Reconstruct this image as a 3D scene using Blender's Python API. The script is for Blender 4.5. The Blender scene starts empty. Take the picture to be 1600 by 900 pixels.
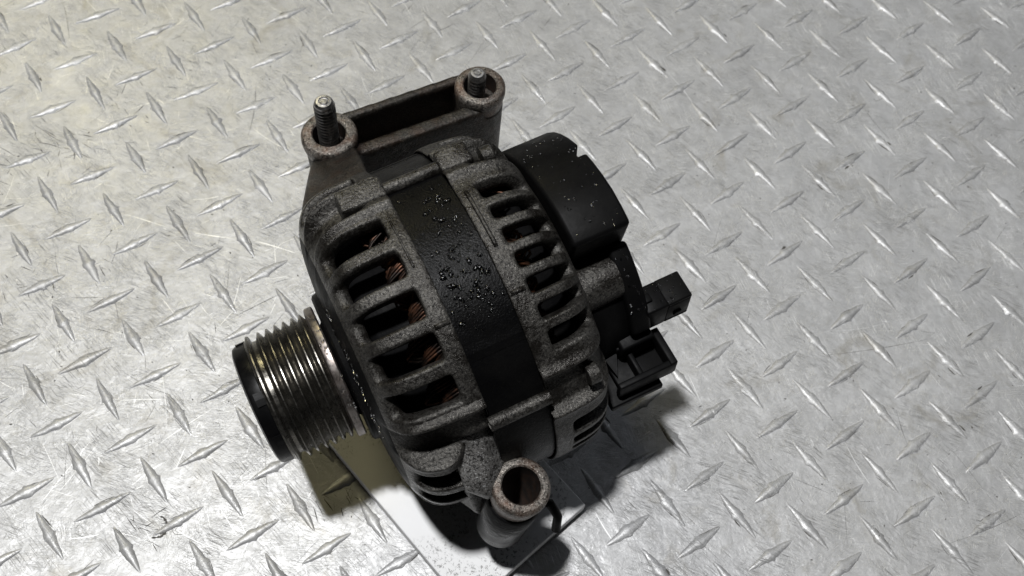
import bpy, bmesh, math, random
from mathutils import Vector, Matrix
random.seed(7)
rad = math.radians
S = 0.0011                      # metres per model unit (about a millimetre)

# ------------------------------------------------------------------ camera
CAM = (-93.682, -221.731, 399.967)
RX = (0.98394973, 0.16824295, 0.05947465)       # image right
RY = (0.17603837, -0.86061202, -0.4778676)      # image down
RZ = (-0.02921326, 0.48066752, -0.87641618)     # view direction
sc = bpy.context.scene
cd = bpy.data.cameras.new('camera')
cam = bpy.data.objects.new('camera', cd)
sc.collection.objects.link(cam)
cd.sensor_width = 36.0
cd.lens = 36.0
cd.clip_start = 0.01
cd.clip_end = 50
mw = Matrix.Identity(4)
for r in range(3):
    mw[r][0] = RX[r]; mw[r][1] = -RY[r]; mw[r][2] = -RZ[r]; mw[r][3] = CAM[r] * S
cam.matrix_world = mw
cd.dof.use_dof = True
cd.dof.focus_distance = 0.385
cd.dof.aperture_fstop = 20
sc.camera = cam

# ------------------------------------------------------------------ light
w = bpy.data.worlds.new('World')
sc.world = w
w.use_nodes = True
bg = w.node_tree.nodes['Background']
bg.inputs[0].default_value = (0.80, 0.83, 0.88, 1)
bg.inputs[1].default_value = 0.008

def area(name, loc, target, size, power, col, shape='DISK', size_y=None):
    l = bpy.data.lights.new(name, 'AREA')
    l.shape = shape; l.size = size
    if size_y: l.size_y = size_y
    l.energy = power; l.color = col
    o = bpy.data.objects.new(name, l)
    sc.collection.objects.link(o)
    o.location = loc
    d = Vector(target) - Vector(loc)
    o.rotation_euler = d.to_track_quat('-Z', 'Y').to_euler()
    return o
T0 = Vector((-0.12, -0.06, 0.03))
# hand lamp almost overhead, a little to the left: hard shadows to the right
area('work_lamp', T0 + Vector((-0.180, -0.02, 1.0)) * 2.6, T0, 0.16, 74, (0.985, 0.99, 1.0))
# warm greenish tube far to the left and behind
area('warm_tube_lamp', (-0.92, 0.74, 0.96), T0 + Vector((-0.15, 0.05, 0)), 0.46, 3.3, (1.0, 0.90, 0.53), 'RECTANGLE', 0.2)
# added soft fill in place of the grey ceiling's glow, far to the right and behind
area('ceiling_fill', (0.75, 1.5, 1.75), T0, 1.4, 3.6, (0.86, 0.91, 1.0), 'RECTANGLE', 0.9)

sc.cycles.max_bounces = 8
sc.cycles.diffuse_bounces = 1
sc.cycles.glossy_bounces = 3
sc.cycles.transmission_bounces = 5
vs = sc.view_settings
vs.view_transform = 'Standard'
vs.look = 'None'
vs.exposure = 0.0
vs.gamma = 1.0
vs.use_curve_mapping = False

# ------------------------------------------------------------------ materials
class NT:
    def __init__(s, name):
        s.m = bpy.data.materials.new(name); s.m.use_nodes = True
        s.t = s.m.node_tree; s.n = s.t.nodes; s.p = s.n['Principled BSDF']
        s.geo = s.n.new('ShaderNodeNewGeometry')
        s.pos = s.op('VECT_SCALE', s.geo.outputs['Position'], 1.0 / S)      # position in model units
    def link(s, a, b): s.t.links.new(a, b)
    def op(s, kind, a, b=None, c=None):
        if kind == 'VECT_SCALE':
            n = s.n.new('ShaderNodeVectorMath'); n.operation = 'SCALE'
            s.link(a, n.inputs[0]); n.inputs['Scale'].default_value = b
            return n.outputs[0]
        n = s.n.new('ShaderNodeMath'); n.operation = kind
        for i, x in enumerate((a, b, c)):
            if x is None: continue
            if isinstance(x, (int, float)): n.inputs[i].default_value = x
            else: s.link(x, n.inputs[i])
        return n.outputs[0]
    def noise(s, scale, detail=3, rough=0.55, vec=None, dist=0.0):
        n = s.n.new('ShaderNodeTexNoise'); n.inputs['Scale'].default_value = scale
        n.inputs['Detail'].default_value = detail; n.inputs['Roughness'].default_value = rough
        n.inputs['Distortion'].default_value = dist
        s.link(vec if vec is not None else s.pos, n.inputs['Vector'])
        return n.outputs[0]
    def mapping(s, rot, scale, loc=(0, 0, 0)):
        n = s.n.new('ShaderNodeMapping'); n.vector_type = 'TEXTURE'
        n.inputs['Rotation'].default_value = rot; n.inputs['Location'].default_value = loc
        n.inputs['Scale'].default_value = scale
        s.link(s.pos, n.inputs['Vector'])
        return n.outputs[0]
    def rng(s, x, a, b, lo=0.0, hi=1.0):
        n = s.n.new('ShaderNodeMapRange'); n.clamp = True
        s.link(x, n.inputs[0])
        for i, vv in enumerate((a, b, lo, hi)): n.inputs[i + 1].default_value = vv
        return n.outputs[0]
    def mix(s, f, a, b):
        n = s.n.new('ShaderNodeMix'); n.data_type = 'RGBA'
        if isinstance(f, (int, float)): n.inputs[0].default_value = f
        else: s.link(f, n.inputs[0])
        for i, x in ((6, a), (7, b)):
            if isinstance(x, tuple): n.inputs[i].default_value = (*x, 1) if len(x) == 3 else x
            else: s.link(x, n.inputs[i])
        return n.outputs[2]
    def bump(s, h, strength, dist, prev=None):
        n = s.n.new('ShaderNodeBump'); n.inputs['Strength'].default_value = strength
        n.inputs['Distance'].default_value = dist * S
        s.link(h, n.inputs['Height'])
        if prev is not None: s.link(prev, n.inputs['Normal'])
        return n.outputs[0]
    def done(s, col=None, rough=None, metal=None, normal=None, **kw):
        for key, x in (('Base Color', col), ('Roughness', rough), ('Metallic', metal), ('Normal', normal)):
            if x is None: continue
            if isinstance(x, tuple): s.p.inputs[key].default_value = (*x, 1)
            elif isinstance(x, (int, float)): s.p.inputs[key].default_value = x
            else: s.link(x, s.p.inputs[key])
        for k, x in kw.items(): s.p.inputs[k.replace('_', ' ')].default_value = x
        return s.m

# places of single scratches on the plate (model units)
BR = [([-251.6, -3.2], [-234.1, -2.6], 0.5), ([-224.0, -1.9], [-204.8, -4.4], 0.55), ([-284.9, -0.1], [-263.1, -3.2], 0.3), ([-258.5, 13.6], [-246.5, 18.3], 0.35), ([-243.4, 58.6], [-223.6, 49.5], 0.35), ([42.8, -46.8], [54.2, -64.4], 0.4), ([80.4, -8.0], [85.8, -14.6], 0.3), ([-57.1, -96.3], [-47.4, -107.6], 0.45), ([-25.4, -28.9], [-18.8, -41.2], 0.3), ([-239.4, -120.3], [-229.4, -107.7], 0.3), ([-218.8, -83.3], [-236.1, -103.5], 0.25), ([-261.7, -105.7], [-271.4, -134.2], 0.25), ([-51.4, 137.9], [-31.3, 113.1], 0.35)]
DK = [([-359.8, 116.1], [-346.7, 91.9], 0.25), ([-342.7, 38.9], [-325.7, 31.2], 0.3), ([-337.4, 29.7], [-325.3, 28.6], 0.3), ([33.9, -7.8], [79.5, 9.3], 0.2), ([64.7, -27.8], [69.9, -44.4], 0.2), ([84.7, -82.9], [117.1, -63.4], 0.2), ([-193.2, -92.4], [-186.5, -112.9], 0.2), ([-269.4, -109.9], [-263.8, -127.6], 0.2)]
def mat_plate():
    t = NT('worn_tread_plate')
    blot = t.noise(0.02, 4, 0.6)
    fine = t.noise(0.45, 4, 0.7)
    mott = t.noise(0.16, 5, 0.65, dist=0.6)
    col = t.mix(t.rng(blot, 0.3, 0.7), (0.43, 0.43, 0.43), (0.53, 0.53, 0.53))
    col = t.mix(t.rng(mott, 0.38, 0.66, 0.0, 0.5), col, (0.33, 0.329, 0.323))
    # scratches: several bundles of thin long streaks
    tot = None; dark = None
    k = 0
    for ang, ln, wd, th, mk in ((12, 9, 0.17, 0.64, 0.05), (47, 7, 0.15, 0.64, 0.06), (-35, 10, 0.18, 0.645, 0.05),
                            (78, 6, 0.15, 0.64, 0.06), (-62, 13, 0.2, 0.65, 0.04), (-12, 8, 0.16, 0.645, 0.05)):
        k += 1
        vec = t.mapping((0, 0, rad(ang)), (ln, wd, 1.0), (k * 37.1, k * 11.3, 0))
        nz = t.noise(1.0, 1.0, 0.4, vec)
        m = t.rng(nz, th, th + 0.035)
        gate = t.rng(t.noise(mk, 1, 0.5, t.mapping((0, 0, 0), (1, 1, 1), (k * 91.0, 0, 0))), 0.47, 0.62)
        m = t.op('MULTIPLY', m, gate)
        if k % 3 == 0: dark = m if dark is None else t.op('MAXIMUM', dark, m)
        else: tot = m if tot is None else t.op('MAXIMUM', tot, m)
    col = t.mix(t.op('MULTIPLY', tot, 0.8), col, (0.85, 0.85, 0.84))
    col = t.mix(t.op('MULTIPLY', dark, 0.7), col, (0.12, 0.115, 0.105))
    # dirt specks
    sp = t.rng(t.noise(0.75, 2, 0.6), 0.70, 0.74)
    spg = t.rng(t.noise(0.03, 2, 0.5), 0.42, 0.62)
    sp = t.op('MULTIPLY', sp, spg)
    col = t.mix(t.op('MULTIPLY', sp, 0.85), col, (0.07, 0.065, 0.06))
    stain = t.rng(t.noise(0.035, 5, 0.7, dist=1.2), 0.56, 0.76, 0.0, 0.55)
    col = t.mix(stain, col, (0.26, 0.235, 0.18))
    rough = t.rng(t.noise(0.11, 5, 0.7), 0.3, 0.7, 0.40, 0.56)
    rough = t.op('SUBTRACT', rough, t.op('MULTIPLY', tot, 0.1))
    rough = t.op('ADD', rough, t.op('MULTIPLY', dark, 0.2))
    h1 = t.bump(t.noise(0.06, 3, 0.5), 0.5, 1.2)
    crk = t.noise(0.32, 5, 0.7, dist=1.0)
    h2 = t.bump(mott, 0.35, 0.45, t.bump(crk, 0.5, 0.35, h1))
    h3 = t.bump(fine, 0.35, 0.12, h2)
    sc_ = t.op('SUBTRACT', t.op('MULTIPLY', tot, -1.0), dark)
    h4 = t.bump(sc_, 0.6, 0.12, h3)
    return t.done(col, rough, 0.48, h4)

def mat_cast(name, c1, c2, rust=0.0, rough=0.5, metal=0.55, spk=0.65, dirt=0.85):
    t = NT(name)
    n1 = t.noise(0.07, 4, 0.6)
    col = t.mix(t.rng(n1, 0.35, 0.65), c1, c2)
    sp = t.rng(t.noise(1.15, 3, 0.75), 0.50, 0.57)
    col = t.mix(t.op('MULTIPLY', sp, 0.85), col, (0.006, 0.0055, 0.005))
    gl = t.rng(t.noise(2.0, 2, 0.6), 0.60, 0.66)
    col = t.mix(t.op('MULTIPLY', gl, spk), col, tuple(min(0.6, x * 2.6) for x in c2))
    grime = t.rng(t.noise(0.075, 6, 0.75, dist=0.8), 0.46, 0.58, 0.0, dirt)
    col = t.mix(grime, col, (0.012, 0.010, 0.008))
    if rust:
        rs = t.rng(t.noise(0.12, 5, 0.7), 0.45, 0.68, 0.0, rust)
        col = t.mix(rs, col, (0.11, 0.05, 0.025))
    ro = t.rng(t.noise(0.9, 3, 0.6), 0.3, 0.7, rough - 0.12, rough + 0.14)
    ro = t.op('SUBTRACT', ro, t.op('MULTIPLY', grime, 0.16))
    h = t.bump(t.noise(1.1, 4, 0.65), 0.9, 0.40)
    h = t.bump(t.noise(0.25, 3, 0.5), 0.4, 0.35, h)
    return t.done(col, ro, metal, h)

def mat_black(name, base, rough, bumpiness=0.15, spec=0.5, scale=0.9):
    t = NT(name)
    n1 = t.noise(0.06, 5, 0.65)
    col = t.mix(t.rng(n1, 0.4, 0.7), (base, base, base * 1.08), (base * 1.9, base * 1.85, base * 1.8))
    du = t.rng(t.noise(0.9, 3, 0.7), 0.60, 0.75, 0.0, 0.35)
    col = t.mix(du, col, (base * 5, base * 4.8, base * 4.5))
    ro = t.rng(t.noise(0.15, 4, 0.6), 0.3, 0.7, rough - 0.1, rough + 0.12)
    h = t.bump(t.noise(scale, 3, 0.6), 0.6, bumpiness)
    return t.done(col, ro, 0.0, h, Specular_IOR_Level=spec)

def mat_steel(name, c, rough, rust=0.0, metal=0.95):
    t = NT(name)
    n1 = t.noise(0.15, 5, 0.65)
    col = t.mix(t.rng(n1, 0.35, 0.7), c, tuple(x * 0.5 for x in c))
    if rust:
        rs = t.rng(t.noise(0.22, 5, 0.75), 0.42, 0.62, 0.0, rust)
        col = t.mix(rs, col, (0.13, 0.055, 0.025))
    sp = t.rng(t.noise(1.1, 3, 0.7), 0.58, 0.68, 0, 0.7)
    col = t.mix(sp, col, (0.03, 0.028, 0.026))
    ro = t.rng(t.noise(0.5, 3, 0.6), 0.3, 0.7, rough - 0.08, rough + 0.14)
    h = t.bump(t.noise(0.9, 3, 0.6), 0.5, 0.12)
    return t.done(col, ro, metal, h)

def mat_white():
    t = NT('white_board')
    sm = t.noise(0.55, 5, 0.8, dist=0.5)
    gate = t.rng(t.noise(0.05, 2, 0.5), 0.42, 0.56)
    f = t.op('MULTIPLY', t.rng(sm, 0.53, 0.60), gate)
    col = t.mix(t.rng(t.noise(0.05, 3, 0.5), 0.3, 0.7), (0.80, 0.80, 0.80), (0.74, 0.74, 0.735))
    col = t.mix(t.op('MULTIPLY', f, 0.8), col, (0.13, 0.125, 0.12))
    h = t.bump(t.noise(0.3, 3, 0.5), 0.2, 0.1)
    return t.done(col, 0.55, 0.0, h)

M_PLATE = mat_plate()
M_CAST = mat_cast('grimy_cast_aluminium', (0.048, 0.045, 0.040), (0.078, 0.074, 0.067), rough=0.42)
M_ARM = mat_cast('speckled_cast_aluminium', (0.20, 0.193, 0.183), (0.27, 0.262, 0.25), spk=0.85, dirt=0.5)
M_LUG = mat_cast('brown_stained_casting', (0.028, 0.025, 0.021), (0.050, 0.045, 0.038), rust=0.2)
M_BOSS = mat_cast('machined_rusty_ring', (0.155, 0.137, 0.118), (0.215, 0.197, 0.175), rust=0.6, rough=0.45, metal=0.5, spk=0.8, dirt=0.45)
M_LACQ = mat_black('black_stator_lacquer', 0.0025, 0.32, 0.30, 0.10, 1.5)
M_PLAST = mat_black('black_plastic', 0.0028, 0.48, 0.06, 0.08)
M_DARK = mat_black('grimy_shaded_metal', 0.004, 0.5, 0.2, 0.05)  # grime, with shade of the inside and end faces put into the colour
M_PUL = mat_steel('oily_pulley_steel', (0.20, 0.19, 0.17), 0.28)
M_FLG = mat_steel('pulley_flange_steel', (0.34, 0.31, 0.29), 0.38, rust=0.2)
M_BOLT = mat_steel('dark_bolt_steel', (0.34, 0.33, 0.32), 0.32)
M_TIP = mat_steel('bright_bolt_tip', (0.62, 0.61, 0.60), 0.35)
M_WET = mat_black('wet_grimy_metal', 0.004, 0.32, 0.7, 0.08, 0.28)
M_BORE = mat_steel('shaded_rusty_bore', (0.018, 0.014, 0.012), 0.5, rust=0.12, metal=0.3)  # rust, with the shade down the hole put into the dark colour
M_CAP = mat_black('glossy_black_cap', 0.003, 0.35, 0.04, 0.15)
M_WHITE = mat_white()
t = NT('bright_scratch')
M_SCR = t.done((0.80, 0.80, 0.79), 0.42, 0.5)
t = NT('dark_scratch')
M_SCD = t.done((0.05, 0.046, 0.04), 0.7, 0.0)
t = NT('copper_wire')
cc = t.mix(t.rng(t.noise(0.14, 4, 0.7), 0.36, 0.56), (0.12, 0.052, 0.028), (0.014, 0.010, 0.008))
M_COP = t.done(cc, 0.42, 0.8)
t = NT('water')
M_WATER = t.done((1, 1, 1), 0.14, 0.0, None, Transmission_Weight=1.0, IOR=1.42)

# ------------------------------------------------------------------ mesh helpers
COL = sc.collection
def link(name, me, mat=None, parent=None, smooth=True, kind=None):
    o = bpy.data.objects.new(name, me)
    COL.objects.link(o)
    if mat is not None:
        me.materials.clear(); me.materials.append(mat)
    if parent is not None: o.parent = parent
    if smooth:
        me.polygons.foreach_set('use_smooth', [True] * len(me.polygons))
    if kind: o['kind'] = kind
    return o
def mesh(name, V, F):
    me = bpy.data.meshes.new(name)
    me.from_pydata([tuple(c * S for c in p) for p in V], [], F)
    me.update()
    bm = bmesh.new(); bm.from_mesh(me)
    bmesh.ops.recalc_face_normals(bm, faces=bm.faces)
    bm.to_mesh(me); bm.free()
    return me
def bevel(o, width, seg=2, angle=30):
    m = o.modifiers.new('bevel', 'BEVEL'); m.width = width * S; m.segments = seg
    m.limit_method = 'ANGLE'; m.angle_limit = rad(angle)
    return o
def sharp(o, deg=35):
    o.data.set_sharp_from_angle(angle=rad(deg))
    return o
def baked(o):
    """freeze an object's modifiers into its mesh"""
    dg = bpy.context.evaluated_depsgraph_get(); dg.update()
    me = bpy.data.meshes.new_from_object(o.evaluated_get(dg))
    o.modifiers.clear(); o.data = me
    return o

class Geo:
    """collects verts and faces; L() shifts alternator axis coordinates to its base"""
    def __init__(s): s.V = []; s.F = []
    def add(s, V, F):
        b = len(s.V); s.V += [tuple(v) for v in V]; s.F += [tuple(i + b for i in f) for f in F]
        return s
    def lathe(s, prof, N, org, axis, ref=None, closed=False, a0=0, caps=False):
        ax = Vector(axis).normalized()
        u = Vector(ref) if ref else (Vector((0, 0, 1)) if abs(ax.z) < 0.9 else Vector((1, 0, 0)))
        u = (u - ax * u.dot(ax)).normalized(); vv = ax.cross(u); org = Vector(org)
        V = []
        for (h, r) in prof:
            for k in range(N):
                p = a0 + 2 * math.pi * k / N
                V.append(org + ax * h + (u * math.cos(p) + vv * math.sin(p)) * r)
        n = len(prof); F = []
        for i in range(n if closed else n - 1):
            j = (i + 1) % n
            for k in range(N):
                F.append((i * N + k, i * N + (k + 1) % N, j * N + (k + 1) % N, j * N + k))
        if caps:
            F.append(tuple(range(N))); F.append(tuple((n - 1) * N + k for k in range(N)))
        return s.add(V, F)
    def box(s, lo, hi):
        x0, y0, z0 = lo; x1, y1, z1 = hi
        V = [(x, y, z) for x in (x0, x1) for y in (y0, y1) for z in (z0, z1)]
        return s.add(V, [(0, 1, 3, 2), (4, 6, 7, 5), (0, 4, 5, 1), (2, 3, 7, 6), (0, 2, 6, 4), (1, 5, 7, 3)])
    def hull(s, pts):
        bm = bmesh.new()
        vs_ = [bm.verts.new(p) for p in pts]
        r = bmesh.ops.convex_hull(bm, input=vs_)
        bmesh.ops.delete(bm, geom=[e for e in r['geom_interior'] if isinstance(e, bmesh.types.BMVert)], context='VERTS')
        bm.verts.index_update()
        s.add([v.co[:] for v in bm.verts], [tuple(v.index for v in f.verts) for f in bm.faces]); bm.free()
        return s
    def prism(s, poly, axis, a, b):
        """poly: list of 2-d points in the two other axes, extruded along axis from a to b"""
        n = len(poly); V = []
        for h in (a, b):
            for (p, q) in poly:
                V.append((h, p, q) if axis == 0 else ((p, h, q) if axis == 1 else (p, q, h)))
        F = [tuple(range(n)), tuple(range(n, 2 * n))] + [(i, (i + 1) % n, n + (i + 1) % n, n + i) for i in range(n)]
        return s.add(V, F)
    def tube(s, pts, r, N=6):
        pts = [Vector(p) for p in pts]; V = []; n = len(pts)
        for i, p in enumerate(pts):
            d = (pts[min(i + 1, n - 1)] - pts[max(i - 1, 0)]).normalized()
            u = d.orthogonal().normalized() if i == 0 else (u - d * u.dot(d)).normalized()
            w_ = d.cross(u)
            for k in range(N):
                an = 2 * math.pi * k / N
                V.append(p + (u * math.cos(an) + w_ * math.sin(an)) * r)
        F = [(i * N + k, i * N + (k + 1) % N, (i + 1) * N + (k + 1) % N, (i + 1) * N + k) for i in range(n - 1) for k in range(N)]
        F += [tuple(range(N)), tuple((n - 1) * N + k for k in range(N))]
        return s.add(V, F)
    def make(s, name, mat, parent, smooth=True, kind=None):
        return link(name, mesh(name, s.V, s.F), mat, parent, smooth, kind)

# ------------------------------------------------------------------ tread plate
CO = [[-85.872, -3.618], [227.43, 1.261], [-1.051, 169.865], [-1.455, 6.857], [0.948, -0.412], [-1.288, 3.489],
      [7.676, -1.234], [2.647, 8.281], [2.596, 1.155], [0.895, 0.662]]
def lattice(i, j):
    x0 = (i + 3) / 8.0; y0 = -j / 6.0
    x = max(-1.15, min(1.05, x0)); y = max(-1.05, min(1.15, y0))      # straight continuation outside the fitted area
    b = (1, x, y, x * x, x * y, y * y, x ** 3, x * x * y, x * y * y, y ** 3)
    e = Vector(((x0 - x) * 232.0, (y0 - y) * 174.0))
    return e + Vector((sum(c[0] * q for c, q in zip(CO, b)), sum(c[1] * q for c, q in zip(CO, b))))
def to_pixel(x, y, z=0.0):
    d = (x - CAM[0], y - CAM[1], z - CAM[2])
    c = [sum(a * b for a, b in zip(r, d)) for r in (RX, RY, RZ)]
    return 800 + 1600 * c[0] / c[2], 450 + 1600 * c[1] / c[2]

g = Geo()
X0, X1, Y0, Y1, NX, NY = -800, 560, -450, 640, 45, 36
V = [(X0 + (X1 - X0) * i / NX, Y0 + (Y1 - Y0) * j / NY, 0.0) for j in range(NY + 1) for i in range(NX + 1)]
F = [(j * (NX + 1) + i, j * (NX + 1) + i + 1, (j + 1) * (NX + 1) + i + 1, (j + 1) * (NX + 1) + i) for j in range(NY) for i in range(NX)]
g.add(V, F)
plate = g.make('tread_plate', M_PLATE, None)
plate['kind'] = 'structure'
plate['label'] = 'scratched grey metal tread plate with raised lozenges'

def lozenge_geo(seed):
    rn = random.Random(seed)
    L, Wk, Ws, H = 11.8, 2.35, 1.75, 1.08
    st = [-1, -0.86, -0.66, -0.45, -0.30, -0.2, -0.1, 0.0, 0.1, 0.2, 0.30, 0.45, 0.66, 0.86, 1]
    off = rn.uniform(-0.06, 0.06)
    V = []; sec = 7
    for t_ in st:
        a = abs(t_)
        spd = Ws * (1 - a ** 1.7) ** 0.9
        wdt = max(spd, Wk * math.exp(-(((t_ + off) / 0.25) ** 2)) * 0.9 + spd * 0.12) + 0.12
        wl = wdt * rn.uniform(0.86, 1.1); wr = wdt * rn.uniform(0.86, 1.1)
        h = H * (1 - a ** 2.2) ** 0.8 * (0.85 + 0.2 * math.exp(-((t_ / 0.25) ** 2))) * rn.uniform(0.9, 1.06)
        cx = rn.uniform(-0.12, 0.12)
        for (q, zz) in ((-1.15, -0.12), (-1.0, 0.12), (-0.68, 0.80), (0.0, 1.0), (0.68, 0.80), (1.0, 0.12), (1.15, -0.12)):
            z_ = -0.15 if zz < 0 else zz * h + (0.0 if a < 1 else -0.15)
            V.append((t_ * L, cx + q * (wl if q < 0 else wr), z_))
    n = len(st)
    F = [(i * sec + k, (i + 1) * sec + k, (i + 1) * sec + k + 1, i * sec + k + 1) for i in range(n - 1) for k in range(sec - 1)]
    return V, F
LOZ = []
for sd in range(10):
    V, F = lozenge_geo(sd + 3)
    me = mesh('tread_lozenge', V, F); me.materials.append(M_PLATE)
    me.polygons.foreach_set('use_smooth', [True] * len(me.polygons))
    LOZ.append(me)
spots = []
for kind in (0, 1):
    for i2 in range(-28, 24):
        for j2 in range(-24, 17):
            i = i2 + 0.5 * kind; j = j2 + 0.5 * kind
            p = lattice(i, j)
            e = 0.3
            d = (lattice(i + e, j + e) - lattice(i - e, j - e)) if kind == 0 else (lattice(i + e, j - e) - lattice(i - e, j + e))
            if not (X0 + 15 < p.x < X1 - 15 and Y0 + 15 < p.y < Y1 - 15): continue
            px, py = to_pixel(p.x, p.y)
            dd = math.hypot(max(0, -px, px - 1600), max(0, -py, py - 900))
            hid = 520 < px < 900 and 250 < py < 640
            spots.append(((dd if not hid else 500) , p, math.atan2(d.y, d.x)))
spots.sort(key=lambda q: q[0])
rest = Geo()
inview = sum(1 for q in spots if q[0] < 25)
for k, (dd, p, an) in enumerate(spots):
    rr = random.Random(k * 13 + 1)
    an += rr.uniform(-0.035, 0.035)
    if k < min(300, inview):
        o = bpy.data.objects.new('tread_lozenge', LOZ[rr.randrange(len(LOZ))])
        COL.objects.link(o); o.parent = plate
        o.location = (p.x * S, p.y * S, 0)
        o.rotation_euler = (0, 0, an + (math.pi if rr.random() < 0.5 else 0))
        q = rr.uniform(0.94, 1.05); o.scale = (q, rr.uniform(0.9, 1.12), rr.uniform(0.85, 1.1))
    else:
        V, F = lozenge_geo(k % 10 + 3); c, s_ = math.cos(an), math.sin(an)
        rest.add([(p.x + x * c - y * s_, p.y + x * s_ + y * c, z) for x, y, z in V], F)
if rest.V:
    rest.make('tread_lozenge', M_PLATE, plate, kind='stuff')

# scratches and grime strokes lying on the plate: thin tapered slivers
rn = random.Random(99)
def sliver(g, p0, p1, wd, z):
    a, b = Vector(p0), Vector(p1); d = b - a; n_ = Vector((-d.y, d.x)).normalized(); L = d.length
    k = max(3, int(L / 2.5)); V = []; bow = rn.uniform(-0.04, 0.04) * L
    for i in range(k + 1):
        f = i / k; w_ = wd * (math.sin(math.pi * min(1, max(0.04, f))) ** 0.5) * rn.uniform(0.35, 1.0)
        c = a + d * f + n_ * (bow * 4 * f * (1 - f) + rn.uniform(-0.05, 0.05))
        V += [(c.x + n_.x * w_ / 2, c.y + n_.y * w_ / 2, z), (c.x - n_.x * w_ / 2, c.y - n_.y * w_ / 2, z)]
    g.add(V, [(2 * i, 2 * i + 1, 2 * i + 3, 2 * i + 2) for i in range(k)])
gb, gd = Geo(), Geo(); zc = 0
def nz():
    global zc
    zc = (zc + 1) % 400
    return 0.010 + zc * 0.00012
for p0, p1, wd in BR: sliver(gb, p0, p1, wd * 1.3, nz())
for p0, p1, wd in DK: sliver(gd, p0, p1, wd * 1.3, nz())
for k in range(9):
    a0, a1 = rad(-95 + k * 20), rad(-95 + (k + 1) * 20 + 6)
    rr_ = 4.2 + 0.1 * (k % 3)
    sliver(gd, (-224.5 + rr_ * math.cos(a0), -134.0 + rr_ * math.sin(a0)), (-224.5 + rr_ * math.cos(a1), -134.0 + rr_ * math.sin(a1)), 2.3 - 0.3 * abs(k - 4), nz())
for k in range(2600):
    x, y = rn.uniform(-430, 200), rn.uniform(-200, 260)
    left = max(0.0, min(1.0, (-60 - x) / 160.0))
    if rn.random() > 0.22 + 0.78 * left: continue
    an = rn.choice((0.3, 0.9, 1.5, 2.2, 2.7)) + rn.gauss(0, 0.5)
    ln = rn.expovariate(1 / 6.0) + 1.2
    ln = min(ln, 30); wd = rn.choice((0.12, 0.16, 0.2, 0.28)) * (0.7 + 0.5 * left)
    p1 = (x + ln * math.cos(an), y + ln * math.sin(an))
    sliver(gb if rn.random() < 0.35 + 0.35 * left else gd, (x, y), p1, wd, nz())
for (cx, cy, n_, sp_) in ((-326, 30, 26, 9), (-352, 12, 16, 10), (-300, 62, 14, 12), (-318, -40, 14, 9), (-226, -134, 16, 5), (-285, -28, 10, 5), (-160, -112, 16, 7)):
    for k in range(n_):
        x, y = rn.gauss(cx, sp_), rn.gauss(cy, sp_ * 0.6); an = rn.gauss(-0.5, 0.6); ln = rn.uniform(1.5, 8)
        sliver(gd, (x, y), (x + ln * math.cos(an), y + ln * math.sin(an)), rn.uniform(0.2, 0.55), nz())
for k in range(600):
    x, y = rn.uniform(-430, 200), rn.uniform(-200, 260); an = rn.uniform(0, 3.14); ln = rn.uniform(0.5, 1.4)
    sliver(gd, (x, y), (x + ln * math.cos(an), y + ln * math.sin(an)), rn.uniform(0.3, 0.9), nz())
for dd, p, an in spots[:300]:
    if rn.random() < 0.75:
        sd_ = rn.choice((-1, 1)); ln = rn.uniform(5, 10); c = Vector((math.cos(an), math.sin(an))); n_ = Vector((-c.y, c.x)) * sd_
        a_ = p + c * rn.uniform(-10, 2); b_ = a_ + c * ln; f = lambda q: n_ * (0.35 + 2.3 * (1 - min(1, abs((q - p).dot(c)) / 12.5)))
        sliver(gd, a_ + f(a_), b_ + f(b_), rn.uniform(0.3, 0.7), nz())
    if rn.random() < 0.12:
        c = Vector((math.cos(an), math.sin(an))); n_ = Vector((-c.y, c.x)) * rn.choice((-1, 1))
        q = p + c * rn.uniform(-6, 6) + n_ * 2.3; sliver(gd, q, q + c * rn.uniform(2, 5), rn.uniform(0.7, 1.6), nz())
gb.make('bright_scratches', M_SCR, plate, kind='stuff')
gd.make('dark_scratches', M_SCD, plate, kind='stuff')

# ------------------------------------------------------------------ white board under the alternator
u = Vector((-0.6252, -0.7804)).normalized(); wv = Vector((-u.y, u.x)) * -1
if wv.x > 0: wv = -wv
c0 = Vector((-61.8, -96.4)); TH = 7.3
pts = [c0, c0 + u * 61, c0 + u * 61 + wv * 108, c0 + wv * 108]
g = Geo().prism([(p.x, p.y) for p in pts], 2, 0.9, TH)
board = g.make('white_board', M_WHITE, None, smooth=False)
bevel(board, 0.5, 2)
board['label'] = 'thick white smudged board lying under the alternator'
board['category'] = 'board'

# ------------------------------------------------------------------ alternator frame
O = Vector((-122.397, -57.231, 71.0)); ZB = 62.0
A = Vector((0.806843, 0.585714, 0.077088)); Nn = Vector((-0.587462, 0.809251, 0.0)); Z = Vector((-0.062384, -0.045287, 0.997024))
alt = bpy.data.objects.new('alternator', None)
COL.objects.link(alt)
mw = Matrix.Identity(4); base = (O - Z * ZB) * S
for r in range(3):
    mw[r][0] = A[r]; mw[r][1] = Nn[r]; mw[r][2] = Z[r]; mw[r][3] = base[r]
alt.matrix_world = mw
alt.empty_display_size = 0.02
alt['label'] = 'grimy wet car alternator with grooved pulley and black rear cover, lying on the board'
alt['category'] = 'alternator'
UP = Vector((0.077088, 0.0, 0.997024))           # world up in alternator axes

class AG(Geo):
    """geometry in alternator axes: x along shaft to the rear, y to the far side, z up; shaft at the origin"""
    def make(s, name, mat, parent=None, smooth=True, kind=None):
        return link(name, mesh(name, [(v[0], v[1], v[2] + ZB) for v in s.V], s.F), mat, parent or alt, smooth, kind)
def cyl(s, phi, r): return (s, r * math.sin(rad(phi)), r * math.cos(rad(phi)))
XA = (1, 0, 0)

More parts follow.
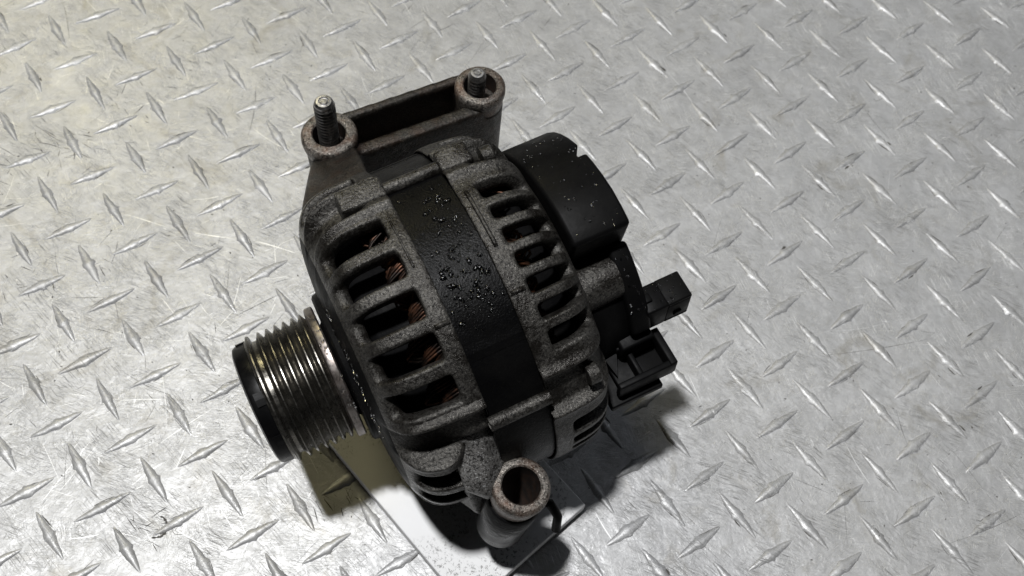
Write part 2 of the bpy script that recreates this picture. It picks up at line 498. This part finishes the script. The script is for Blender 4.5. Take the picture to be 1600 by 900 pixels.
# ------------------------------------------------------------------ stator, windings, rotor
BOLTS = (27.0, -59.5, -149.5, 117.0)
MID = -16.25
prof = [(-9.8, 50.0), (-9.8, 58.7), (-9.6, 58.9), (9.6, 58.9), (9.8, 58.7), (9.8, 50.0)]
stator = sharp(AG().lathe(prof, 160, (0, 0, 0), XA, closed=True).make('stator_core', M_LACQ), 40)
g = AG()
# weld strip across the stack
for ph, wd in ((-36.0, 5.0), (54.0, 5.0)):
    V = []
    for s_ in (-9.2, 9.2):
        for q in (-wd / 2, 0, wd / 2):
            V.append(cyl(s_, ph + q, 59.25 if q == 0 else 59.05))
        for q in (wd / 2, 0, -wd / 2): V.append(cyl(s_, ph + q, 57.5))
    g = AG().add(V, [(0, 1, 7, 6), (1, 2, 8, 7), (2, 3, 9, 8), (5, 0, 6, 11), (0, 5, 4, 3, 2, 1), (6, 7, 8, 9, 10, 11)])
    g.make('weld_strip', M_LACQ, stator, smooth=False)
wd_ = AG(); rn = random.Random(4)
for side in (-1, 1):
    for k in range(60):
        p0 = k * 360 / 60 + rn.uniform(-1, 1)
        tall = rn.uniform(11, 17)
        for q in range(6):
            pts = []
            for m in range(8):
                f = m / 7
                s_ = side * (9.0 + (tall - q * 0.7) * math.sin(math.pi * f) ** 0.75)
                r_ = 47.5 + 6.3 * f + rn.uniform(-0.25, 0.25)
                pts.append(cyl(s_, p0 + 11 * f + q * 1.25 + rn.uniform(-0.3, 0.3), r_))
            wd_.tube(pts, 0.5, 5)
wd_.make('copper_winding', M_COP, stator, kind='stuff')
rotor = AG().lathe([(-35, 5), (-34.5, 42), (-30, 44.3), (-12, 44.8), (12, 44.8), (28, 44), (31, 41), (31.5, 5)], 64, (0, 0, 0), XA).make('rotor', M_DARK)  # enlarged and coloured near black, so the vents show painted-in shade
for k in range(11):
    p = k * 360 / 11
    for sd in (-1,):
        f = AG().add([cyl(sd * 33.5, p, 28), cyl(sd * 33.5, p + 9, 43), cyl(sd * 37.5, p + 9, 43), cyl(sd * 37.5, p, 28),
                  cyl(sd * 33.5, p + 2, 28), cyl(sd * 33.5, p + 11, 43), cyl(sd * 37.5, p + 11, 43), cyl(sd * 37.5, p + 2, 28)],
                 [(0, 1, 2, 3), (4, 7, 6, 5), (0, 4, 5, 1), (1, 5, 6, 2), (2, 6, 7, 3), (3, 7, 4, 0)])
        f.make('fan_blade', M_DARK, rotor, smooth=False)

# ------------------------------------------------------------------ end housings
def housing(name, sg, prof, nslat, pitch, hw, wend, win0, win1):
    """prof: (s, r) rows, from the stator to the hub. Windows lie between rows win0..win1. Fins are split off by region."""
    cols = []            # (phi, kind, fin id)   kind of the strip that starts at this column: 0 solid, 1 window, 2 fin
    fid = 0
    sectors = [(27.0, -59.5), (-59.5, -149.5), (-149.5, -243.0), (117.0, 27.0)]
    cl = []
    for si, (b1, b0) in enumerate(sectors):
        mid = (b1 + b0) / 2
        c = []
        for d in (0, 3, 6, 7.3, 8.6, 10.2): c.append((b1 - d, 0, 0))
        c.append((mid + wend + 2.0, 0, 0))
        cent = [mid + pitch * ((nslat - 1) / 2 - k) for k in range(nslat)]
        c.append((mid + wend, 1, 0))
        prev = mid + wend
        for k, cc_ in enumerate(cent):
            c.append(((prev + cc_ + hw) / 2, 1, 0))
            fid += 1
            f = fid if si < 2 else 0
            c += [(cc_ + hw, 2, f), (cc_ + hw * 0.45, 2, f), (cc_ - hw * 0.45, 2, f), (cc_ - hw, 1, 0)]
            prev = cc_ - hw
        c.append(((prev + mid - wend) / 2, 1, 0))
        c.append((mid - wend, 0, 0)); c.append((mid - wend - 2.0, 0, 0))
        for d in (10.2, 8.6, 7.3, 6, 3): c.append((b0 + d, 0, 0))
        cl += c
    n = len(cl); V = []
    for (s_, r_) in prof:
        fade = max(0.0, min(1.0, (r_ - 45) / 9))
        for (ph, kd, f) in cl:
            dmin = min(((ph - b + 180) % 360 - 180 for b in BOLTS), key=abs)
            ad = abs(dmin); r2 = r_
            if ad < 6.5:
                if abs((ph + 59.5 + 180) % 360 - 180) < 7: r2 = r_ - (2.3 if abs(s_) < 23.5 or sg > 0 else 6.5 * fade)
                elif abs(s_) < 23.5: r2 = r_ + 0.8
                else: r2 = r_ - 4.5 * fade
            elif ad < 8.9: r2 = r_ + (2.3 if ad < 8 else 1.7) * (0.25 + 0.75 * fade)
            elif ad < 10.5: r2 = r_ + 0.3
            if sg < 0 and abs(s_) < 23.5 and -79 < ph < -64.5: r2 = min(r2, 53.5)
            V.append((s_ * sg, r2 * math.sin(rad(ph)), r2 * math.cos(rad(ph)) + ZB))
    F = []; MI = []
    for i in range(len(prof) - 1):
        for k in range(n):
            kd, f = cl[k][1], cl[k][2]
            inwin = win0 <= i < win1
            if inwin and kd == 1: continue
            F.append((i * n + k, i * n + (k + 1) % n, (i + 1) * n + (k + 1) % n, (i + 1) * n + k))
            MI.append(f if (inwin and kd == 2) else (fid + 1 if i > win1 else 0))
    me = bpy.data.meshes.new(name)
    me.from_pydata([tuple(c * S for c in v) for v in V], [], F)
    for k in range(fid + 2): me.materials.append(M_CAST)
    me.polygons.foreach_set('material_index', MI); me.update()
    # outward normals
    p = me.polygons[0]
    c = p.center - Vector((0, 0, ZB * S))
    if p.normal.dot(Vector((0, c.y, c.z))) < 0: me.flip_normals()
    tmp = bpy.data.objects.new(name, me); COL.objects.link(tmp)
    so = tmp.modifiers.new('s', 'SOLIDIFY'); so.thickness = 5.6 * S; so.offset = -1; so.use_even_offset = False
    su = tmp.modifiers.new('u', 'SUBSURF'); su.levels = 2; su.render_levels = 2
    dg = bpy.context.evaluated_depsgraph_get(); dg.update()
    ev = bpy.data.meshes.new_from_object(tmp.evaluated_get(dg))
    bpy.data.objects.remove(tmp)
    vs3 = [v.co[:] for v in ev.vertices]
    byreg = {}
    for p in ev.polygons: byreg.setdefault(p.material_index, []).append(tuple(p.vertices))
    out = None
    for reg in sorted(byreg):
        fs = byreg[reg]; used = {}; vv = []
        nf = []
        for f in fs:
            q = []
            for i in f:
                if i not in used: used[i] = len(vv); vv.append(vs3[i])
                q.append(used[i])
            nf.append(q)
        m2 = bpy.data.meshes.new(name if reg == 0 else 'fin'); m2.from_pydata(vv, [], nf); m2.update()
        if reg == 0: out = link(name, m2, M_CAST, alt)
        elif reg == fid + 1: link('end_face', m2, M_DARK, out)  # oily grime, plus shade of facing away from the light, as dark colour
        else: link('fin', m2, M_CAST, out)
    return out
FP = [(9.4, 59.2), (9.5, 60.3), (11.5, 60.5), (14.6, 60.5), (15.8, 60.4), (17.4, 60.2), (24, 60.0), (30, 59.3), (34.6, 57.0), (37.6, 52.8), (39.4, 48.0), (40.6, 43.0), (41.3, 38), (41.8, 30), (42.4, 23), (45, 17.5), (45.5, 9)]
front = housing('front_housing', -1, FP, 4, 13.5, 2.5, 31.0, 4, 9)
RP = [(9.4, 59.2), (9.5, 60.3), (11.5, 60.5), (14.8, 60.5), (16.8, 60.4), (18.8, 60.2), (23.5, 59.9), (28, 58.6), (31.5, 55.8), (34, 51.5), (35.6, 46.5), (36.6, 42), (37.2, 36), (37.8, 26), (38.2, 9)]
rear = housing('rear_housing', 1, RP, 6, 8.35, 1.85, 28.8, 4, 9)
front['label'] = 'dirty grey front casting with wide fins'
rear['label'] = 'dirty grey rear casting with narrow fins'
# mould marks and hairline ribs on the bands
def arc_rib(s_, p0, p1, r, wd, parent, name):
    g = AG(); g.tube([cyl(s_, p0 + (p1 - p0) * k / 12, r) for k in range(13)], wd, 6); return g.make(name, M_CAST, parent)
arc_rib(-13.0, 12, -6, 60.35, 0.45, front, 'mould_line')
arc_rib(12.6, 11, -10, 60.4, 0.8, rear, 'mould_line')
for sg, par in ((-1, front), (1, rear)):
    AG().tube([cyl(sg * 10.2, -24.4, 60.3), cyl(sg * 15.2, -24.4, 60.3)], 0.85, 8).make('mould_mark', M_CAST, par)
# through bolts
for b in BOLTS[:2]:
    tb = AG().lathe([(-10.5, 2.35), (10.5, 2.35)], 20, cyl(0, b, 60.0), XA).make('through_bolt', M_CAST)
    for sg in (1,):
        hd = AG().lathe([(0, 0.01), (0, 3.6), (3.6, 3.6), (4.2, 3.1), (4.2, 0.01)], 24, cyl(sg * 24.5, b, 57.2 if b > 0 else 58.5), (sg, 0, 0))
        sharp(hd.make('bolt_head', M_CAST, tb), 30)
for sg, par, s1 in ((-1, front, 25.2), (1, rear, 21.0)):
    e_ = AG().box((min(sg * 9.4, sg * s1), 23.2, 40), (max(sg * 9.4, sg * s1), 31.5, 57.0))
    bevel(e_.make('bolt_ear', M_CAST, par), 1.1, 3)
# front nose ring around the shaft
sharp(AG().lathe([(-41.5, 28), (-43.6, 27.4), (-44.2, 26.4), (-44.2, 18), (-46, 16), (-46, 8)], 64, (0, 0, 0), XA).make('bearing_nose', M_DARK, front), 40)

# ------------------------------------------------------------------ pulley
RID = [-65.6, -62.5, -59.4, -56.3, -53.2, -50.3]
pr = [(-76.0, 0.01), (-75.9, 16.0), (-70.6, 18.0), (-70.6, 20.95), (-46, 20.95), (-46, 8), (-42, 8)]
pulley = sharp(AG().lathe(pr, 96, (0, 0, 0), XA).make('pulley', M_PUL), 40)
pulley['label'] = 'oily steel pulley with belt grooves'
for s_ in RID:
    sharp(AG().lathe([(s_ - 1.62, 20.9), (s_ - 1.30, 21.15), (s_ - 0.45, 22.9), (s_ - 0.18, 23.3), (s_ + 0.18, 23.3), (s_ + 0.45, 22.9), (s_ + 1.30, 21.15), (s_ + 1.62, 20.9)], 120, (0, 0, 0), XA).make('belt_rib', M_PUL, pulley), 28)
sharp(AG().lathe([(-67.9, 20.3), (-68.7, 21.2), (-69.2, 23.3), (-69.5, 23.5), (-70.0, 23.5), (-70.5, 22.4), (-71.0, 22.2), (-71.3, 20)], 120, (0, 0, 0), XA).make('front_flange', M_PUL, pulley), 28)
sharp(AG().lathe([(-48.9, 20.3), (-48.6, 23.0), (-48.2, 24.1), (-47.7, 24.35), (-45.8, 24.35), (-45.3, 24.0), (-45.2, 23), (-45.2, 16)], 120, (0, 0, 0), XA).make('rear_flange', M_FLG, pulley), 30)
cp = AG().lathe([(-76.2, 0.01), (-76.2, 19.8), (-75.6, 21.2), (-74.6, 21.7), (-71.2, 21.9), (-70.8, 21.4)], 96, (0, 0, 0), XA)
capo = sharp(cp.make('pulley_cap', M_CAP, pulley), 30)
for ph in (-20, -62, 60, 150):
    g = AG(); V = []
    for s_ in (-74.0, -71.0):
        for q in (-6, 0, 6): V.append(cyl(s_, ph + q, 22.35))
        for q in (6, 0, -6): V.append(cyl(s_, ph + q, 21.2))
    g.add(V, [(0, 1, 7, 6), (1, 2, 8, 7), (2, 3, 9, 8), (5, 0, 6, 11), (0, 5, 4, 3, 2, 1), (6, 7, 8, 9, 10, 11)])
    g.make('cap_clip', M_CAP, pulley, smooth=False)

# ------------------------------------------------------------------ mounting bracket on the far side
def remeshed(o, vox, it=5):
    m = o.modifiers.new('r', 'REMESH'); m.mode = 'VOXEL'; m.voxel_size = vox * S; m.use_smooth_shade = True
    m2 = o.modifiers.new('sm', 'SMOOTH'); m2.factor = 0.5; m2.iterations = it
    return baked(o)
FF = Vector((-12.8, 84.6, 15.0)); RF = Vector((49.7, 83.5, 9.2))
def railz(s_): return 10.2 - 0.085 * (s_ + 12.8)
g = AG()
def rail(n0, n1, s0, s1, dz, depth):
    V = []
    for s_ in (s0, s1):
        zt = railz(s_) + dz
        V += [(s_, n0, zt), (s_, n1, zt), (s_, n1, zt - depth), (s_, n0, zt - depth)]
    g.add(V, [(0, 1, 2, 3), (4, 7, 6, 5), (0, 4, 5, 1), (1, 5, 6, 2), (2, 6, 7, 3), (3, 7, 4, 0)])
rail(73.6, 79.4, -10, 47, 0, 40)            # near wall
rail(90.8, 94.6, -10, 47, 0.8, 40)          # far wall
rail(75, 94, -10, 47, -17, 20)              # floor
g.hull([(-36, 40, 34), (-36, 46, 30), (-9.8, 42, 40), (-9.8, 50, 33), (-36, 40, 4), (-9.8, 40, 4),
        (-22.5, 77, 9.2), (-5.5, 77, 9.0), (-22.5, 82, 7), (-6, 82, 8), (-22.0, 82, -22), (-6, 82, -22), (-30, 58, 26), (-8, 60, 26.5)])
bot = FF - UP * 56
for c, bt in ((FF, 56), (RF, 56)):
    g.lathe([(-bt, 0.01), (-bt, 9.0), (-9.5, 9.6), (-9.5, 0.01)], 32, c, UP)
bracket = g.make('mounting_bracket', M_LUG)
remeshed(bracket, 0.75, 14)
bracket['label'] = 'brown stained casting bridge with two upright bosses'
def boss(c, ax, rt, rh, depth, length, parent, rb):
    q = [(-depth, 0.01), (-depth, rh), (-0.9, rh), (-0.55, rh + 0.02)]
    p = [(-0.55, rh), (-0.4, rh + 0.1), (0, rh + 0.5), (0, rt - 1.5), (-0.35, rt - 0.7), (-1.2, rt - 0.1), (-3.2, rt), (-6.5, rt - 0.5), (-9, rb), (-length, rb - 0.5)]
    o = AG().lathe(p, 64, c, ax).make('mounting_boss', M_BOSS, parent)
    AG().lathe(q, 48, c, ax).make('bore', M_BORE, o.parent)  # hole lining, its shade painted in
    return sharp(o, 40)
boss(FF, UP, 10.75, 6.2, 30, 12, bracket, 9.6)
boss(RF, UP, 10.15, 6.5, 30, 12, bracket, 9.4)
def bolt(c, r, top, low):
    p = [(low, 0.01), (low, r)]
    h = low; pitch = 1.75
    while h < top - 2.4:
        p += [(h, r * 0.80), (h + pitch * 0.42, r), (h + pitch * 0.58, r)]
        h += pitch
    p += [(h, r * 0.88), (top - 1.7, r * 0.9), (top - 0.9, r * 0.88), (top, r * 0.72)]
    o = sharp(AG().lathe(p, 40, c, UP).make('mounting_bolt', M_BOLT), 25)
    q = [(top - 0.3, r * 0.70), (top, r * 0.70), (top + 0.05, r * 0.5), (top - 0.25, r * 0.42), (top + 0.12, r * 0.30), (top + 0.15, 0.01)]
    sharp(AG().lathe(q, 32, c, UP).make('bolt_tip', M_TIP, o), 30)
    return o
b1 = bolt(FF + Vector((-0.1, 0.3, 0)), 4.0, 18.3, -29)
b1['label'] = 'tall threaded bolt standing out of the front boss'
b2 = bolt(RF + Vector((-1.3, 0.4, 0)), 3.55, 7.3, -29)
b2['label'] = 'short threaded bolt end in the rear boss'

# ------------------------------------------------------------------ near lug
NB = Vector((-7.2, -67.5, 7.6)); NBb = Vector((-14.6, -65.9, -34.0))
nax = (NB - NBb).normalized()
g = AG()
g.hull([(-23.7, -50, 20.5), (-9.7, -50, 20.5), (-8.4, -57.6, 9.5), (-17.6, -66.8, 7.5), (-24.4, -62, 11),
        (-23.2, -44, -10), (-8.2, -44, -10), (-8.6, -57, 2), (-18.0, -65.5, 0), (-23.8, -60, 2), (-9.8, -42, 30), (-23, -42, 30)])
g.hull([(-24, -59, 2), (-8, -56, 0), (-27, -46, -40), (-8, -46, -40), (-22, -62, -24), (-14, -62, -28)])
g.lathe([(-43, 0.01), (-43, 7.8), (-34, 8.2), (-34, 0.01)], 40, NB, nax)
lug = g.make('mounting_lug', M_ARM)
remeshed(lug, 0.7, 5)
lug['label'] = 'speckled grey arm with an open boss'
boss(NB, nax, 10.0, 6.45, 32, 14, lug, 9.0)
sleeve = AG().lathe([(-45.5, 0.01), (-45.5, 7.6), (-44.0, 8.9), (-13, 9.7), (-12.2, 9.1), (-12.2, 8.6)], 48, NB, nax).make('boss_sleeve', M_WET, lug)
sharp(sleeve, 40)
clip = AG().tube([NB + nax * -30 + Vector((11, -1, 0)), NB + nax * -32 + Vector((15.5, -3.5, 0)), NB + nax * -37 + Vector((17.5, -8, 0)), NB + nax * -43 + Vector((16.5, -11, 0))], 1.7, 8).make('wire_clip', M_PLAST, lug)

# ------------------------------------------------------------------ rear cover, regulator and plugs
def cover_r(ph):
    return 53.5 - 0.085 * max(0, ph + 5) if ph < 60 else 48
prm = [(ph, cover_r(ph)) for ph in range(-19, 171, 7)]
poly = [(r_ * math.sin(rad(p_)), r_ * math.cos(rad(p_))) for p_, r_ in prm]
poly += [(2, -20), (-10, -12), (-12, 20), (-15.2, 36)]
g = AG().prism(poly, 0, 36.2, 57.0)
cover = g.make('rear_cover', M_PLAST)
bevel(cover, 1.5, 3, 40)
cut = AG().box((53.5, 12.5, 30), (60, 19, 60)).make('cut', None)
cut.modifiers.clear()
bm_ = cover.modifiers.new('b', 'BOOLEAN'); bm_.object = cut; bm_.operation = 'DIFFERENCE'; bm_.solver = 'EXACT'
baked(cover); bpy.data.objects.remove(cut)
sharp(cover, 35)
cover['label'] = 'smooth black plastic rear cover with water beads'
AG().lathe([(38, 0.01), (38, 39), (50, 38), (52, 35), (52, 0.01)], 72, (0, 0, 0), XA).make('regulator_plate', M_PLAST)  # black filler disc, thickened to stop light leaking into the cast shadow
sharp(AG().lathe([(34, 8.6), (44, 8.2), (50, 8.0), (50.4, 7.2), (50.4, 0.01)], 32, (0, -21.5, 27.5), XA).make('bolt_post', M_CAST, rear), 40)
# curved flange
V2 = []
for k in range(15):
    p_ = -23 - k * 50 / 14; V2.append((41.5 * math.sin(rad(p_)), 41.5 * math.cos(rad(p_))))
for k in range(15):
    p_ = -73 + k * 50 / 14; V2.append((24 * math.sin(rad(p_)), 24 * math.cos(rad(p_))))
fl = bevel(AG().prism(V2, 0, 49.5, 56.8).make('regulator_flange', M_PLAST), 1.6, 3, 35)
g = AG().box((46, -30, 2), (55.5, -14, 22)); g.make('regulator_body', M_PLAST, fl, smooth=False)
bevel(AG().box((45, -41, -5), (57.6, -22, 8.5)).make('regulator_foot', M_PLAST, fl), 0.8, 2)
# plug shell: four walls, open towards the rear
plug = bevel(AG().box((55.5, -37.3, 6.5), (64, -26.8, 20.3)).make('plug_socket', M_PLAST), 0.8, 2)
for nm, lo, hi in (('top_wall', (63.5, -37.3, 18.6), (73, -26.8, 20.3)), ('bottom_wall', (63.5, -37.3, 6.5), (73, -26.8, 8.2)),
                   ('side_wall', (63.5, -37.29, 7.9), (72.98, -35.6, 18.9)), ('side_wall', (63.5, -28.5, 7.9), (72.98, -26.81, 18.9))):
    bevel(AG().box(lo, hi).make(nm, M_PLAST, plug), 0.6, 2)
bevel(AG().box((66.5, -38.1, 10.5), (69.5, -37.2, 13)).make('latch_tab', M_PLAST, plug), 0.4, 2)
bevel(AG().box((56, -33.5, 20.0), (59.5, -30, 21.2)).make('latch_step', M_PLAST, plug), 0.4, 2)
# lower open tray
tray = bevel(AG().box((40, -50.5, -4), (60.5, -37, -2)).make('brush_holder', M_PLAST), 0.5, 2)
for nm, lo, hi in (('side_wall', (38.5, -52, -4), (60.5, -49.6, 4.5)), ('side_wall', (58.4, -51.9, -3.9), (61.2, -37, 5.0)), ('side_wall', (44, -39, -3.9), (60, -37, 5.0)), ('partition', (47, -49.8, -3), (49, -38, 3.5))):
    bevel(AG().box(lo, hi).make(nm, M_PLAST, tray), 0.5, 2)
bevel(AG().box((35, -54, -9), (55.5, -28, -5.5)).make('lower_step', M_PLAST, tray), 0.6, 2)  # step widened beyond its real size to block a light leak
AG().hull([(38, -30, 3), (47, -33, 3), (41, -46, 0), (38, -30, -14), (50, -33, -14), (42, -46, -14)]).make('terminal_block', M_PLAST, tray, smooth=False)

# ------------------------------------------------------------------ water droplets
def drops(name, parent, pts):
    g = AG(); rn = random.Random(len(pts))
    for (c, nrm, r) in pts:
        nrm = Vector(nrm).normalized(); u_ = nrm.orthogonal().normalized(); an = rn.uniform(0, 6.28)
        u_ = (Matrix.Rotation(an, 3, nrm) @ u_); w_ = nrm.cross(u_)
        ex = rn.uniform(0.75, 1.5); V = []; c = Vector(c)
        rows = ((1.0, -0.06), (0.98, 0.22), (0.80, 0.52), (0.42, 0.72))
        for q, h in rows:
            for k in range(9):
                a_ = k * 2 * math.pi / 9; wob = 1 + 0.12 * math.sin(a_ * 2 + an) + 0.06 * math.sin(3 * a_ + 2 * an)
                V.append(c + (u_ * math.cos(a_) * ex + w_ * math.sin(a_) / ex) * r * q * wob + nrm * h * r)
        V.append(c + nrm * r * 0.78)
        F = [(i * 9 + k, i * 9 + (k + 1) % 9, (i + 1) * 9 + (k + 1) % 9, (i + 1) * 9 + k) for i in range(3) for k in range(9)]
        F += [(27 + k, 27 + (k + 1) % 9, 36) for k in range(9)] + [tuple(range(9))]
        g.add(V, F)
    return g.make(name, M_WATER, parent, kind='stuff')
rn = random.Random(21)
pts = []
def on_cyl(s_, ph, r, size):
    c = cyl(s_, ph, r); pts.append((c, (0, c[1], c[2]), size))
for k in range(150):
    f = rn.random()
    if f < 0.55: ph = rn.gauss(-17, 6.5)
    else: ph = rn.uniform(-26, 20)
    if ph > 21 or ph < -34: continue
    on_cyl(rn.uniform(-8.6, 8.6), ph, 58.9, rn.choice((0.25, 0.3, 0.4, 0.5, 0.6, 0.75, 1.0)))
for k in range(14): on_cyl(rn.uniform(-3, 7), rn.uniform(2, 16), 58.9, rn.uniform(0.5, 1.3))
drops('water_droplets', stator, pts)
pts = []
for k in range(70):
    ph = rn.uniform(-18, 40); on_cyl(rn.uniform(37.5, 55.5), ph, cover_r(ph) - 0.05, rn.choice((0.2, 0.25, 0.3, 0.4, 0.5)))
drops('water_droplets', cover, pts)
pts = []
for k in range(34): on_cyl(rn.uniform(-48, -45.6), rn.uniform(-75, 35), 24.35, rn.uniform(0.25, 0.7))
for k in range(40): on_cyl(rn.choice(RID) - 1.5 + rn.uniform(-0.3, 0.3), rn.uniform(-90, 20), 20.7, rn.uniform(0.2, 0.35))
drops('water_droplets', pulley, pts)
pts = []
for k in range(30): pts.append(((rn.uniform(56.5, 71), rn.uniform(-36.5, -27.5), 20.32), (0, 0, 1), rn.uniform(0.2, 0.45)))
drops('water_droplets', plug, pts)
pts = []
for k in range(22): on_cyl(rn.uniform(50.2, 55.6), rn.uniform(-60, -26), 41.5, rn.uniform(0.2, 0.5))
drops('water_droplets', fl, pts)
pts = []
for k in range(40):
    ph = rn.uniform(-70, 10); r_ = rn.uniform(29, 40)
    pts.append(((-42.05 + (r_ - 29) * 0.07, r_ * math.sin(rad(ph)), r_ * math.cos(rad(ph))), (-1, 0, 0.05), rn.uniform(0.25, 0.7)))
drops('water_droplets', front, pts)
